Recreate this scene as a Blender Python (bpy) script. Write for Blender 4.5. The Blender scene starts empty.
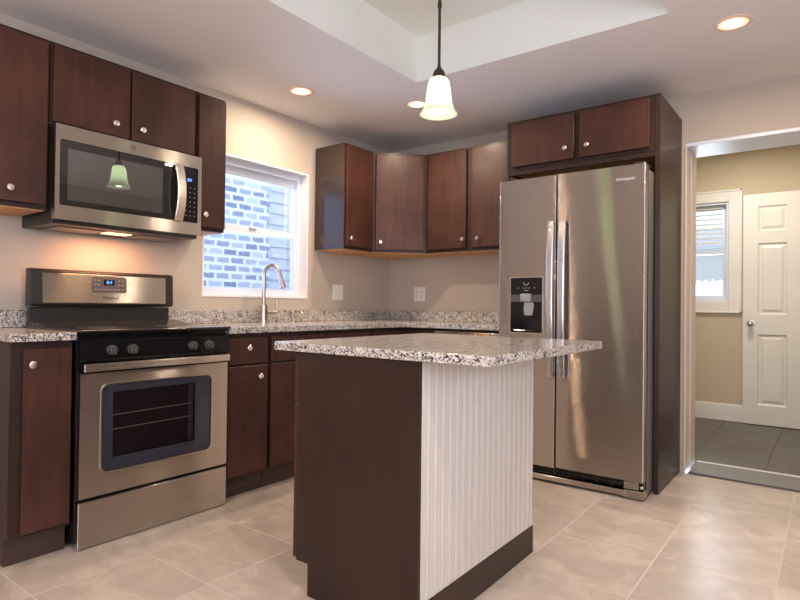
import bpy, bmesh, math, random
from mathutils import Vector, Matrix
from math import sin, cos, pi, radians
random.seed(4)
S = bpy.context.scene
COL = S.collection

# ---------------------------------------------------------------- camera
cam_data = bpy.data.cameras.new('camera')
cam = bpy.data.objects.new('camera', cam_data)
COL.objects.link(cam)
S.camera = cam
cam_data.sensor_width = 36.0
cam_data.lens = 571.93 * 36.0 / 800.0
cam_data.clip_start = 0.05
YAW, PITCH, ROLL = 0.6449, 0.0099, 0.0111
fw = Vector((-sin(YAW) * cos(PITCH), cos(YAW) * cos(PITCH), sin(PITCH)))
rt = Vector((cos(YAW), sin(YAW), 0))
up = rt.cross(fw)
R_ = rt * cos(ROLL) + up * sin(ROLL)
U_ = -rt * sin(ROLL) + up * cos(ROLL)
M = Matrix((R_, U_, -fw)).transposed().to_4x4()
M.translation = Vector((3.187, -4.068, 1.0564))
cam.matrix_world = M

# ---------------------------------------------------------------- world, exposure
W = bpy.data.worlds.new('daylight_sky')
S.world = W
W.use_nodes = True
bg = W.node_tree.nodes['Background']
bg.inputs[0].default_value = (0.54, 0.69, 1.0, 1)
bg.inputs[1].default_value = 3.9
S.view_settings.view_transform = 'Standard'
S.view_settings.look = 'None'
S.view_settings.gamma = 1.0
S.view_settings.use_curve_mapping = False
S.view_settings.exposure = 0.09
S.cycles.use_denoising = True
S.cycles.max_bounces = 10
S.cycles.diffuse_bounces = 6
S.cycles.glossy_bounces = 5
S.cycles.transparent_max_bounces = 12
S.cycles.sample_clamp_indirect = 6.0
S.cycles.caustics_reflective = False
S.cycles.caustics_refractive = False

def area(name, loc, rot, sx, sy, power, color, shape='RECTANGLE', spread=pi):
    l = bpy.data.lights.new(name, 'AREA')
    l.shape = shape
    l.size = sx
    if shape in ('RECTANGLE', 'ELLIPSE'):
        l.size_y = sy
    l.energy = power
    l.color = color
    l.spread = spread
    o = bpy.data.objects.new(name, l)
    COL.objects.link(o)
    o.location = loc
    o.rotation_euler = rot
    return o
# added daylight fill for unseen rear and right windows, tilted up to lighten the ceiling
area('rear_window_fill', (3.1, -6.12, 1.45), (radians(120), 0, 0), 1.5, 1.7, 46, (0.98, 0.96, 1.0))
area('side_window_fill', (4.72, -3.6, 1.55), (radians(122), 0, radians(90)), 1.6, 1.2, 34, (0.98, 0.96, 1.0))
area('kitchen_window_daylight', (-0.20, -1.46, 1.60), (radians(90), 0, radians(-90)), 0.85, 0.85, 15, (0.45, 0.62, 1.0))
area('hall_window_daylight', (2.07, 2.40, 1.6), (radians(-90), 0, 0), 0.6, 0.9, 13, (0.86, 0.94, 1.0))

# ---------------------------------------------------------------- materials
def new_mat(name):
    m = bpy.data.materials.new(name)
    m.use_nodes = True
    nt = m.node_tree
    return m, nt, nt.nodes['Principled BSDF']

def plain(name, col, rough=0.5, metal=0.0, spec=0.5, emit=None, estr=0, coat=0.0, bump=None):
    m, nt, b = new_mat(name)
    b.inputs['Base Color'].default_value = (*col, 1)
    b.inputs['Roughness'].default_value = rough
    b.inputs['Metallic'].default_value = metal
    b.inputs['Specular IOR Level'].default_value = spec
    b.inputs['Coat Weight'].default_value = coat
    if emit:
        b.inputs['Emission Color'].default_value = (*emit, 1)
        b.inputs['Emission Strength'].default_value = estr
    # slight procedural tone variation
    tc = nt.nodes.new('ShaderNodeTexCoord')
    no = nt.nodes.new('ShaderNodeTexNoise')
    no.inputs['Scale'].default_value = 3.0
    no.inputs['Detail'].default_value = 2
    mx = nt.nodes.new('ShaderNodeMix')
    mx.data_type = 'RGBA'
    mx.inputs[6].default_value = (*[c * 0.96 for c in col], 1)
    mx.inputs[7].default_value = (*[min(1, c * 1.04) for c in col], 1)
    nt.links.new(tc.outputs['Object'], no.inputs['Vector'])
    nt.links.new(no.outputs['Fac'], mx.inputs[0])
    nt.links.new(mx.outputs[2], b.inputs['Base Color'])
    if bump:
        n2 = nt.nodes.new('ShaderNodeTexNoise')
        n2.inputs['Scale'].default_value = bump[0]
        bp = nt.nodes.new('ShaderNodeBump')
        bp.inputs['Strength'].default_value = bump[1]
        bp.inputs['Distance'].default_value = 0.002
        nt.links.new(tc.outputs['Object'], n2.inputs['Vector'])
        nt.links.new(n2.outputs['Fac'], bp.inputs['Height'])
        nt.links.new(bp.outputs['Normal'], b.inputs['Normal'])
    return m

def ramp(nt, stops, interp='LINEAR'):
    r = nt.nodes.new('ShaderNodeValToRGB')
    r.color_ramp.interpolation = interp
    els = r.color_ramp.elements
    while len(els) < len(stops):
        els.new(0.5)
    for e, (p, c) in zip(els, stops):
        e.position = p
        e.color = (*c, 1)
    return r

def wood(name, dark, light, rough=0.35, coat=0.25, spec=0.5):
    m, nt, b = new_mat(name)
    tc = nt.nodes.new('ShaderNodeTexCoord')
    mp = nt.nodes.new('ShaderNodeMapping')
    mp.inputs['Scale'].default_value = (14, 14, 1.1)
    n1 = nt.nodes.new('ShaderNodeTexNoise')
    n1.inputs['Scale'].default_value = 2.2
    n1.inputs['Detail'].default_value = 5
    n1.inputs['Distortion'].default_value = 0.6
    n2 = nt.nodes.new('ShaderNodeTexNoise')
    n2.inputs['Scale'].default_value = 4.5
    n2.inputs['Detail'].default_value = 3
    nt.links.new(tc.outputs['Object'], mp.inputs['Vector'])
    nt.links.new(mp.outputs['Vector'], n1.inputs['Vector'])
    nt.links.new(tc.outputs['Object'], n2.inputs['Vector'])
    ad = nt.nodes.new('ShaderNodeMath')
    ad.operation = 'MULTIPLY_ADD'
    ad.inputs[1].default_value = 0.55
    nt.links.new(n2.outputs['Fac'], ad.inputs[0])
    m2 = nt.nodes.new('ShaderNodeMath')
    m2.operation = 'MULTIPLY'
    m2.inputs[1].default_value = 0.45
    nt.links.new(n1.outputs['Fac'], m2.inputs[0])
    nt.links.new(m2.outputs[0], ad.inputs[2])
    r = ramp(nt, [(0.30, dark), (0.68, light)])
    nt.links.new(ad.outputs[0], r.inputs['Fac'])
    nt.links.new(r.outputs['Color'], b.inputs['Base Color'])
    b.inputs['Roughness'].default_value = rough
    b.inputs['Specular IOR Level'].default_value = spec
    b.inputs['Coat Weight'].default_value = coat
    b.inputs['Coat Roughness'].default_value = 0.22
    return m

def steel(name, col, rough=0.33, aniso=0.95, tangent=(0, 0, 1), wav=0.0, brush=0.0):
    m, nt, b = new_mat(name)
    b.inputs['Base Color'].default_value = (*col, 1)
    b.inputs['Metallic'].default_value = 1.0
    b.inputs['Roughness'].default_value = rough
    b.inputs['Anisotropic'].default_value = aniso
    v = nt.nodes.new('ShaderNodeCombineXYZ')
    for i in range(3):
        v.inputs[i].default_value = tangent[i]
    nt.links.new(v.outputs[0], b.inputs['Tangent'])
    tc = nt.nodes.new('ShaderNodeTexCoord')
    mp = nt.nodes.new('ShaderNodeMapping')
    mp.inputs['Scale'].default_value = (2, 2, 400) if tangent[2] else (400, 400, 2)
    no = nt.nodes.new('ShaderNodeTexNoise')
    no.inputs['Scale'].default_value = 1.0
    mr = nt.nodes.new('ShaderNodeMapRange')
    mr.inputs['To Min'].default_value = rough - 0.04
    mr.inputs['To Max'].default_value = rough + 0.04
    nt.links.new(tc.outputs['Object'], mp.inputs['Vector'])
    nt.links.new(mp.outputs['Vector'], no.inputs['Vector'])
    nt.links.new(no.outputs['Fac'], mr.inputs['Value'])
    nt.links.new(mr.outputs['Result'], b.inputs['Roughness'])
    if brush:
        # fine horizontal brush lines: every line tips the normal a little up or down
        geo = nt.nodes.new('ShaderNodeNewGeometry')
        sep = nt.nodes.new('ShaderNodeSeparateXYZ')
        nt.links.new(tc.outputs['Object'], sep.inputs[0])
        tot = None
        for sc_ in (3011.0, 7919.0):
            mu = nt.nodes.new('ShaderNodeMath'); mu.operation = 'MULTIPLY'; mu.inputs[1].default_value = sc_
            wn = nt.nodes.new('ShaderNodeTexWhiteNoise'); wn.noise_dimensions = '1D'
            nt.links.new(sep.outputs[2], mu.inputs[0]); nt.links.new(mu.outputs[0], wn.inputs['W'])
            if tot is None: tot = wn.outputs['Value']
            else:
                a_ = nt.nodes.new('ShaderNodeMath'); a_.operation = 'ADD'
                nt.links.new(tot, a_.inputs[0]); nt.links.new(wn.outputs['Value'], a_.inputs[1]); tot = a_.outputs[0]
        ma = nt.nodes.new('ShaderNodeMath'); ma.operation = 'MULTIPLY_ADD'; ma.inputs[1].default_value = brush; ma.inputs[2].default_value = -brush
        nt.links.new(tot, ma.inputs[0])
        cz = nt.nodes.new('ShaderNodeCombineXYZ'); nt.links.new(ma.outputs[0], cz.inputs[2])
        va = nt.nodes.new('ShaderNodeVectorMath'); va.operation = 'ADD'
        nt.links.new(geo.outputs['Normal'], va.inputs[0]); nt.links.new(cz.outputs[0], va.inputs[1])
        vn = nt.nodes.new('ShaderNodeVectorMath'); vn.operation = 'NORMALIZE'
        nt.links.new(va.outputs[0], vn.inputs[0]); nt.links.new(vn.outputs[0], b.inputs['Normal'])
    elif wav:
        n2 = nt.nodes.new('ShaderNodeTexNoise')
        n2.inputs['Scale'].default_value = 2.2
        n2.inputs['Detail'].default_value = 0
        bp = nt.nodes.new('ShaderNodeBump')
        bp.inputs['Strength'].default_value = wav
        bp.inputs['Distance'].default_value = 0.02
        nt.links.new(tc.outputs['Object'], n2.inputs['Vector'])
        nt.links.new(n2.outputs['Fac'], bp.inputs['Height'])
        nt.links.new(bp.outputs['Normal'], b.inputs['Normal'])
    return m

def granite(name):
    m, nt, b = new_mat(name)
    tc = nt.nodes.new('ShaderNodeTexCoord')
    nz = nt.nodes.new('ShaderNodeTexNoise')
    nz.inputs['Scale'].default_value = 60
    nz.inputs['Detail'].default_value = 2
    ma = nt.nodes.new('ShaderNodeVectorMath')
    ma.operation = 'MULTIPLY_ADD'
    ma.inputs[1].default_value = (0.012, 0.012, 0.012)
    nt.links.new(tc.outputs['Object'], nz.inputs['Vector'])
    nt.links.new(nz.outputs['Color'], ma.inputs[0])
    nt.links.new(tc.outputs['Object'], ma.inputs[2])
    vo = nt.nodes.new('ShaderNodeTexVoronoi')
    vo.inputs['Scale'].default_value = 210
    nt.links.new(ma.outputs[0], vo.inputs['Vector'])
    sx = nt.nodes.new('ShaderNodeSeparateColor')
    nt.links.new(vo.outputs['Color'], sx.inputs[0])
    cl = nt.nodes.new('ShaderNodeTexNoise')
    cl.inputs['Scale'].default_value = 28
    cl.inputs['Detail'].default_value = 1
    nt.links.new(tc.outputs['Object'], cl.inputs['Vector'])
    ad = nt.nodes.new('ShaderNodeMath')
    ad.operation = 'MULTIPLY_ADD'
    ad.inputs[1].default_value = 1.0
    sub = nt.nodes.new('ShaderNodeMath')
    sub.operation = 'MULTIPLY_ADD'
    sub.inputs[1].default_value = 0.9
    sub.inputs[2].default_value = -0.45
    nt.links.new(cl.outputs['Fac'], sub.inputs[0])
    nt.links.new(sx.outputs[0], ad.inputs[0])
    nt.links.new(sub.outputs[0], ad.inputs[2])
    r = ramp(nt, [(0.0, (0.03, 0.03, 0.032)), (0.13, (0.15, 0.14, 0.135)), (0.27, (0.33, 0.295, 0.26)),
                  (0.42, (0.47, 0.42, 0.37)), (0.60, (0.64, 0.60, 0.555)), (0.9, (0.50, 0.425, 0.35))], 'CONSTANT')
    nt.links.new(ad.outputs[0], r.inputs['Fac'])
    nt.links.new(r.outputs['Color'], b.inputs['Base Color'])
    b.inputs['Roughness'].default_value = 0.16
    return m

def tile_floor(name, sx, sy, ox, oy, c1, c2, grout, rough, gw=0.006):
    m, nt, b = new_mat(name)
    tc = nt.nodes.new('ShaderNodeTexCoord')
    sep = nt.nodes.new('ShaderNodeSeparateXYZ')
    nt.links.new(tc.outputs['Object'], sep.inputs[0])
    def mth(op, a, bb=None):
        n = nt.nodes.new('ShaderNodeMath')
        n.operation = op
        for i, v in enumerate((a, bb)):
            if v is None: continue
            if isinstance(v, (int, float)): n.inputs[i].default_value = v
            else: nt.links.new(v, n.inputs[i])
        return n.outputs[0]
    def axis(out, s, o):
        u = mth('DIVIDE', mth('SUBTRACT', out, o), s)
        f = mth('FRACT', u)
        d = mth('MULTIPLY', mth('MINIMUM', f, mth('SUBTRACT', 1.0, f)), s)
        return mth('FLOOR', u), d
    ix, dx = axis(sep.outputs[0], sx, ox)
    iy, dy = axis(sep.outputs[1], sy, oy)
    d = mth('MINIMUM', dx, dy)
    g = nt.nodes.new('ShaderNodeMapRange')
    g.inputs['From Min'].default_value = gw * 0.35
    g.inputs['From Max'].default_value = gw * 0.75
    nt.links.new(d, g.inputs['Value'])
    # per-tile random and marbled veins
    cx = nt.nodes.new('ShaderNodeCombineXYZ')
    nt.links.new(ix, cx.inputs[0]); nt.links.new(iy, cx.inputs[1])
    wn = nt.nodes.new('ShaderNodeTexWhiteNoise')
    nt.links.new(cx.outputs[0], wn.inputs['Vector'])
    off = nt.nodes.new('ShaderNodeVectorMath'); off.operation = 'MULTIPLY_ADD'
    off.inputs[1].default_value = (7, 7, 7)
    nt.links.new(wn.outputs['Color'], off.inputs[0])
    nt.links.new(tc.outputs['Object'], off.inputs[2])
    mp = nt.nodes.new('ShaderNodeMapping')
    mp.inputs['Rotation'].default_value = (0, 0, 0.6)
    mp.inputs['Scale'].default_value = (1.0, 1.45, 1.0)
    nt.links.new(off.outputs[0], mp.inputs['Vector'])
    n1 = nt.nodes.new('ShaderNodeTexNoise')
    n1.inputs['Scale'].default_value = 4.0
    n1.inputs['Detail'].default_value = 8
    n1.inputs['Roughness'].default_value = 0.62
    n1.inputs['Distortion'].default_value = 0.9
    nt.links.new(mp.outputs['Vector'], n1.inputs['Vector'])
    r = ramp(nt, [(0.30, c2), (0.52, c1), (0.60, tuple(min(1, c * 1.16) for c in c1)), (0.72, c1)])
    nt.links.new(n1.outputs['Fac'], r.inputs['Fac'])
    br = nt.nodes.new('ShaderNodeMapRange')
    br.inputs['To Min'].default_value = 0.93
    br.inputs['To Max'].default_value = 1.05
    nt.links.new(wn.outputs['Value'], br.inputs['Value'])
    sc = nt.nodes.new('ShaderNodeVectorMath'); sc.operation = 'SCALE'
    nt.links.new(r.outputs['Color'], sc.inputs[0])
    nt.links.new(br.outputs['Result'], sc.inputs['Scale'])
    mx = nt.nodes.new('ShaderNodeMix'); mx.data_type = 'RGBA'
    mx.inputs[6].default_value = (*grout, 1)
    nt.links.new(g.outputs['Result'], mx.inputs[0])
    nt.links.new(sc.outputs[0], mx.inputs[7])
    nt.links.new(mx.outputs[2], b.inputs['Base Color'])
    rr = nt.nodes.new('ShaderNodeMapRange')
    rr.inputs['To Min'].default_value = 0.8
    rr.inputs['To Max'].default_value = rough
    nt.links.new(g.outputs['Result'], rr.inputs['Value'])
    nt.links.new(rr.outputs['Result'], b.inputs['Roughness'])
    bp = nt.nodes.new('ShaderNodeBump')
    bp.inputs['Strength'].default_value = 0.35
    bp.inputs['Distance'].default_value = 0.002
    nt.links.new(g.outputs['Result'], bp.inputs['Height'])
    nt.links.new(bp.outputs['Normal'], b.inputs['Normal'])
    return m

def brick_mat(name):
    m, nt, b = new_mat(name)
    tc = nt.nodes.new('ShaderNodeTexCoord')
    sep = nt.nodes.new('ShaderNodeSeparateXYZ')
    cmb = nt.nodes.new('ShaderNodeCombineXYZ')
    nt.links.new(tc.outputs['Object'], sep.inputs[0])
    nt.links.new(sep.outputs[1], cmb.inputs[0])
    nt.links.new(sep.outputs[2], cmb.inputs[1])
    nz = nt.nodes.new('ShaderNodeTexNoise'); nz.inputs['Scale'].default_value = 18
    ma = nt.nodes.new('ShaderNodeVectorMath'); ma.operation = 'MULTIPLY_ADD'
    ma.inputs[1].default_value = (0.035, 0.022, 0)
    nt.links.new(tc.outputs['Object'], nz.inputs['Vector'])
    nt.links.new(nz.outputs['Color'], ma.inputs[0])
    nt.links.new(cmb.outputs[0], ma.inputs[2])
    bt = nt.nodes.new('ShaderNodeTexBrick')
    bt.inputs['Scale'].default_value = 1.0
    bt.inputs['Brick Width'].default_value = 0.165
    bt.inputs['Row Height'].default_value = 0.076
    bt.inputs['Mortar Size'].default_value = 0.017
    bt.inputs['Mortar Smooth'].default_value = 0.3
    bt.inputs['Bias'].default_value = -0.1
    bt.inputs['Color1'].default_value = (0.22, 0.25, 0.34, 1)  # skylight's blue cast put into the grey of the bricks
    bt.inputs['Color2'].default_value = (0.66, 0.68, 0.72, 1)
    bt.inputs['Mortar'].default_value = (0.86, 0.86, 0.85, 1)
    nt.links.new(ma.outputs[0], bt.inputs['Vector'])
    nt.links.new(bt.outputs['Color'], b.inputs['Base Color'])
    b.inputs['Roughness'].default_value = 0.9
    return m

def glass_pane(name, tint=(1, 1, 1), refl=0.08, rough=0.0):
    m = bpy.data.materials.new(name); m.use_nodes = True
    nt = m.node_tree
    nt.nodes.remove(nt.nodes['Principled BSDF'])
    out = nt.nodes['Material Output']
    t = nt.nodes.new('ShaderNodeBsdfTransparent'); t.inputs[0].default_value = (*tint, 1)
    g = nt.nodes.new('ShaderNodeBsdfGlossy'); g.inputs['Roughness'].default_value = rough
    f = nt.nodes.new('ShaderNodeFresnel'); f.inputs['IOR'].default_value = 1.45
    ml = nt.nodes.new('ShaderNodeMath'); ml.operation = 'MULTIPLY'; ml.inputs[1].default_value = refl / 0.045
    ml.use_clamp = True
    mx = nt.nodes.new('ShaderNodeMixShader')
    nt.links.new(f.outputs[0], ml.inputs[0])
    nt.links.new(ml.outputs[0], mx.inputs[0])
    nt.links.new(t.outputs[0], mx.inputs[1]); nt.links.new(g.outputs[0], mx.inputs[2])
    nt.links.new(mx.outputs[0], out.inputs['Surface'])
    return m

def dark_glass(name, col, refl):
    """smooth dark glass front: dark body under a reflecting surface"""
    m = bpy.data.materials.new(name); m.use_nodes = True
    nt = m.node_tree
    b = nt.nodes['Principled BSDF']
    b.inputs['Base Color'].default_value = (*col, 1); b.inputs['Roughness'].default_value = 0.3
    b.inputs['Specular IOR Level'].default_value = 0.0
    g = nt.nodes.new('ShaderNodeBsdfGlossy'); g.inputs['Roughness'].default_value = 0.015
    f = nt.nodes.new('ShaderNodeLayerWeight'); f.inputs['Blend'].default_value = 0.25
    mr = nt.nodes.new('ShaderNodeMapRange'); mr.inputs['To Min'].default_value = refl; mr.inputs['To Max'].default_value = 1.0
    mx = nt.nodes.new('ShaderNodeMixShader')
    nt.links.new(f.outputs['Fresnel'], mr.inputs['Value']); nt.links.new(mr.outputs['Result'], mx.inputs[0])
    nt.links.new(b.outputs[0], mx.inputs[1]); nt.links.new(g.outputs[0], mx.inputs[2])
    nt.links.new(mx.outputs[0], nt.nodes['Material Output'].inputs['Surface'])
    return m

def shade_mat(name):
    """frosted pale-green glass of the pendant, lit from inside by its bulb"""
    m, nt, b = new_mat(name)
    b.inputs['Base Color'].default_value = (0.80, 0.90, 0.74, 1)
    b.inputs['Roughness'].default_value = 0.25
    tr = nt.nodes.new('ShaderNodeBsdfTranslucent')
    tr.inputs['Color'].default_value = (0.84, 0.95, 0.78, 1)
    tc = nt.nodes.new('ShaderNodeTexCoord')
    no = nt.nodes.new('ShaderNodeTexNoise'); no.inputs['Scale'].default_value = 30
    mr = nt.nodes.new('ShaderNodeMapRange')
    mr.inputs['To Min'].default_value = 0.5; mr.inputs['To Max'].default_value = 0.7
    nt.links.new(tc.outputs['Object'], no.inputs['Vector'])
    nt.links.new(no.outputs['Fac'], mr.inputs['Value'])
    mx = nt.nodes.new('ShaderNodeMixShader')
    nt.links.new(mr.outputs['Result'], mx.inputs[0])
    nt.links.new(b.outputs[0], mx.inputs[1]); nt.links.new(tr.outputs[0], mx.inputs[2])
    nt.links.new(mx.outputs[0], nt.nodes['Material Output'].inputs['Surface'])
    return m

M_wall = plain('wall_paint', (0.50, 0.425, 0.355), 0.75, bump=(180, 0.08))
M_ceil = plain('ceiling_paint', (0.87, 0.825, 0.80), 0.85)
M_hall = plain('hall_paint', (0.59, 0.50, 0.36), 0.75)
M_trim = plain('white_trim', (0.80, 0.77, 0.72), 0.4)
M_vinyl = plain('blue_cast_vinyl', (0.72, 0.77, 0.87), 0.35)  # white vinyl with a bluish daylight cast mixed into its colour
M_door = plain('white_door_paint', (0.78, 0.75, 0.68), 0.4)
M_floor = tile_floor('floor_tile', 0.425, 0.442, 0.90, -2.325, (0.545, 0.455, 0.385), (0.455, 0.372, 0.31), (0.60, 0.53, 0.47), 0.28)
M_hallfloor = tile_floor('slate_tile', 0.45, 0.9, 2.85, 0.40, (0.115, 0.105, 0.092), (0.092, 0.083, 0.072), (0.07, 0.063, 0.056), 0.45, 0.004)
M_wood = wood('espresso_wood', (0.030, 0.0120, 0.0080), (0.082, 0.030, 0.0205), rough=0.42, coat=0.08, spec=0.25)
M_frame = wood('espresso_frame', (0.020, 0.0095, 0.0075), (0.040, 0.018, 0.013), rough=0.42, coat=0.06, spec=0.25)
M_side = wood('espresso_panel', (0.021, 0.011, 0.0075), (0.040, 0.019, 0.013), rough=0.38, coat=0.08, spec=0.3)
M_gloss = wood('espresso_gloss_side', (0.024, 0.013, 0.010), (0.044, 0.022, 0.017), rough=0.25, coat=0.5, spec=0.5)
M_maple = wood('raw_maple', (0.52, 0.27, 0.11), (0.66, 0.37, 0.17), rough=0.6, coat=0.0)
M_toe = plain('dark_toe_kick', (0.05, 0.026, 0.02), 0.5)
M_gran = granite('speckled_granite')
M_steel = steel('brushed_steel', (0.58, 0.53, 0.475), rough=0.20, brush=0.5)
M_steel2 = steel('brushed_steel_light', (0.70, 0.65, 0.60), rough=0.26, brush=0.25)
M_fsteel = steel('refrigerator_steel', (0.53, 0.485, 0.445), rough=0.13, brush=0.60)
M_handle = steel('handle_steel', (0.70, 0.68, 0.67), rough=0.26, aniso=0.6, tangent=(1, 0, 0))
M_nickel = plain('satin_nickel', (0.78, 0.72, 0.65), 0.25, metal=1.0)
M_black = plain('black_enamel', (0.008, 0.0075, 0.0075), 0.08, spec=0.35)
M_blackm = plain('charcoal_metal', (0.018, 0.0165, 0.0155), 0.36)
M_ctop = plain('black_cooktop_glass', (0.02, 0.018, 0.018), 0.10, spec=0.8)
M_knobg = plain('grey_knob', (0.055, 0.054, 0.053), 0.35)
M_fauc = plain('brushed_faucet_nickel', (0.50, 0.44, 0.39), 0.30, metal=1.0)
M_rack = plain('rack_wire', (0.85, 0.72, 0.55), 0.5)
M_mwglass = dark_glass('microwave_black_glass', (0.016, 0.015, 0.014), 0.06)
M_mwscreen = dark_glass('microwave_screen', (0.055, 0.052, 0.048), 0.17)
M_bluehole = plain('oven_border_glass', (0.034, 0.035, 0.043), 0.08)
M_cavity = plain('oven_cavity', (0.062, 0.045, 0.046), 0.5)
M_tint = glass_pane('oven_tinted_glass', (0.75, 0.72, 0.74), 0.06)
M_pane = glass_pane('window_glass', (0.97, 0.985, 1.0), 0.045)
M_bead = plain('white_beadboard', (0.64, 0.60, 0.545), 0.35)
M_plast = plain('white_plastic', (0.78, 0.74, 0.69), 0.35)
M_slot = plain('dark_slot', (0.08, 0.07, 0.06), 0.6)
M_bronze = plain('oil_rubbed_bronze', (0.055, 0.042, 0.035), 0.4, metal=0.6)
M_shade = shade_mat('frosted_green_glass')
M_bulb = plain('glowing_bulb', (1, 1, 1), 0.5, emit=(1.0, 0.97, 0.85), estr=20)
M_can = plain('glowing_downlight', (1, 1, 1), 0.5, emit=(1.0, 0.86, 0.70), estr=9)
M_refl = plain('reflector_glow', (0.9, 0.7, 0.5), 0.4, emit=(1.0, 0.60, 0.34), estr=0.9)  # lamp light on the baffle put in as emission
M_canring = plain('warm_glow_can_trim', (0.86, 0.70, 0.58), 0.35)  # lamp's orange halo tinted into the colour of the white ring
M_led = plain('blue_led_digits', (0.02, 0.03, 0.3), 0.5, emit=(0.08, 0.25, 1.0), estr=3.0)
M_ledw = plain('panel_print', (0.34, 0.33, 0.32), 0.5)
M_dispgrey = plain('control_grey', (0.09, 0.085, 0.085), 0.3)
M_dgrey = plain('grey_dispenser_plastic', (0.32, 0.31, 0.30), 0.35)
M_logo = plain('logo_silver', (0.80, 0.79, 0.77), 0.3)
M_logod = plain('logo_dark', (0.06, 0.055, 0.05), 0.4)
M_brick = brick_mat('grey_brick_skylit')
M_siding = plain('grey_siding', (0.58, 0.57, 0.60), 0.7)
M_ground = plain('concrete_ground', (0.45, 0.45, 0.44), 0.9)
M_blind = plain('white_blind', (0.62, 0.63, 0.62), 0.6)
M_strip = plain('metal_strip', (0.80, 0.77, 0.71), 0.35)
M_grey = plain('grey_stone', (0.20, 0.19, 0.175), 0.5)
M_lens = plain('hood_lamp_lens', (1, 0.9, 0.75), 0.4, emit=(1.0, 0.60, 0.30), estr=2.5)
M_vent = plain('hood_filter', (0.25, 0.23, 0.21), 0.4, metal=0.8)

# ---------------------------------------------------------------- mesh builder
class MB:
    def __init__(self):
        self.bm = bmesh.new()
    def box(self, x0, x1, y0, y1, z0, z1, bev=0.0, seg=1, mat=None):
        r = bmesh.ops.create_cube(self.bm, size=1.0)
        vs = r['verts']
        for v in vs:
            v.co = Vector((x0 + (x1 - x0) * (v.co.x + .5), y0 + (y1 - y0) * (v.co.y + .5), z0 + (z1 - z0) * (v.co.z + .5)))
        if mat is not None:
            for v in vs: v.co = mat @ v.co
        if bev > 0:
            es = {e for v in vs for e in v.link_edges}
            bmesh.ops.bevel(self.bm, geom=list(es), offset=bev, segments=seg, profile=0.5, affect='EDGES')
        return self
    def prism(self, pts, z0, z1, fn=None, bev=0.0, seg=1):
        """closed 2D outline extruded from z0 to z1; fn maps (a, b, z) to a point"""
        fn = fn or (lambda a, b, z: (a, b, z))
        lo = [self.bm.verts.new(fn(a, b, z0)) for a, b in pts]
        hi = [self.bm.verts.new(fn(a, b, z1)) for a, b in pts]
        n = len(pts)
        fs = [self.bm.faces.new(lo[::-1]), self.bm.faces.new(hi)]
        for i in range(n):
            fs.append(self.bm.faces.new((lo[i], lo[(i + 1) % n], hi[(i + 1) % n], hi[i])))
        bmesh.ops.recalc_face_normals(self.bm, faces=fs)
        if bev > 0:
            es = {e for v in lo + hi for e in v.link_edges}
            bmesh.ops.bevel(self.bm, geom=list(es), offset=bev, segments=seg, profile=0.5, affect='EDGES')
        return self
    def lathe(self, prof, org, axis=(0, 0, 1), n=24, close=True):
        """profile of (radius, height) turned about axis at org"""
        ax = Vector(axis).normalized()
        t = Vector((1, 0, 0)) if abs(ax.x) < 0.9 else Vector((0, 1, 0))
        u = ax.cross(t).normalized(); w = ax.cross(u)
        org = Vector(org)
        rings = []
        for r, h in prof:
            if r < 1e-6:
                rings.append([self.bm.verts.new(org + ax * h)])
            else:
                rings.append([self.bm.verts.new(org + ax * h + (u * cos(2 * pi * k / n) + w * sin(2 * pi * k / n)) * r) for k in range(n)])
        fs = []
        for a, b in zip(rings, rings[1:]):
            for k in range(n):
                k2 = (k + 1) % n
                if len(a) == 1 and len(b) == 1: continue
                if len(a) == 1: fs.append(self.bm.faces.new((a[0], b[k], b[k2])))
                elif len(b) == 1: fs.append(self.bm.faces.new((a[k], b[0], a[k2])))
                else: fs.append(self.bm.faces.new((a[k], b[k], b[k2], a[k2])))
        if close:
            for rg in (rings[0], rings[-1]):
                if len(rg) > 1: fs.append(self.bm.faces.new(rg))
        bmesh.ops.recalc_face_normals(self.bm, faces=fs)
        return self
    def tube(self, pts, r, n=12, radii=None):
        pts = [Vector(p) for p in pts]
        rings = []
        prev = None
        for i, p in enumerate(pts):
            d = (pts[min(i + 1, len(pts) - 1)] - pts[max(i - 1, 0)]).normalized()
            if prev is None:
                t = Vector((0, 0, 1)) if abs(d.z) < 0.9 else Vector((1, 0, 0))
                u = d.cross(t).normalized()
            else:
                u = (prev - d * prev.dot(d)).normalized()
            prev = u
            w = d.cross(u)
            rr = radii[i] if radii else r
            rings.append([self.bm.verts.new(p + (u * cos(2 * pi * k / n) + w * sin(2 * pi * k / n)) * rr) for k in range(n)])
        fs = []
        for a, b in zip(rings, rings[1:]):
            for k in range(n):
                fs.append(self.bm.faces.new((a[k], a[(k + 1) % n], b[(k + 1) % n], b[k])))
        fs.append(self.bm.faces.new(rings[0][::-1])); fs.append(self.bm.faces.new(rings[-1]))
        bmesh.ops.recalc_face_normals(self.bm, faces=fs)
        return self
    def build(self, name, mat, parent=None, label=None, smooth=True):
        org = Vector((0, 0, 0))
        p = parent
        while p is not None:
            org += p.location; p = p.parent
        me = bpy.data.meshes.new(name)
        bmesh.ops.translate(self.bm, verts=self.bm.verts, vec=-org)
        self.bm.to_mesh(me); self.bm.free()
        me.materials.append(mat)
        if smooth:
            me.polygons.foreach_set('use_smooth', [True] * len(me.polygons))
            me.set_sharp_from_angle(angle=radians(32))
        o = bpy.data.objects.new(name, me)
        COL.objects.link(o)
        if smooth:
            wn = o.modifiers.new('weighted_normals', 'WEIGHTED_NORMAL')
            wn.keep_sharp = True
            wn.weight = 100
        if parent is not None: o.parent = parent
        if label: o['label'] = label
        return o

def bx(*a, **k): return MB().box(*a, **k)

def tag(o, label=None, cat=None, group=None, kind=None):
    if label: o['label'] = label
    if cat: o['category'] = cat
    if group: o['group'] = group
    if kind: o['kind'] = kind
    return o

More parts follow.
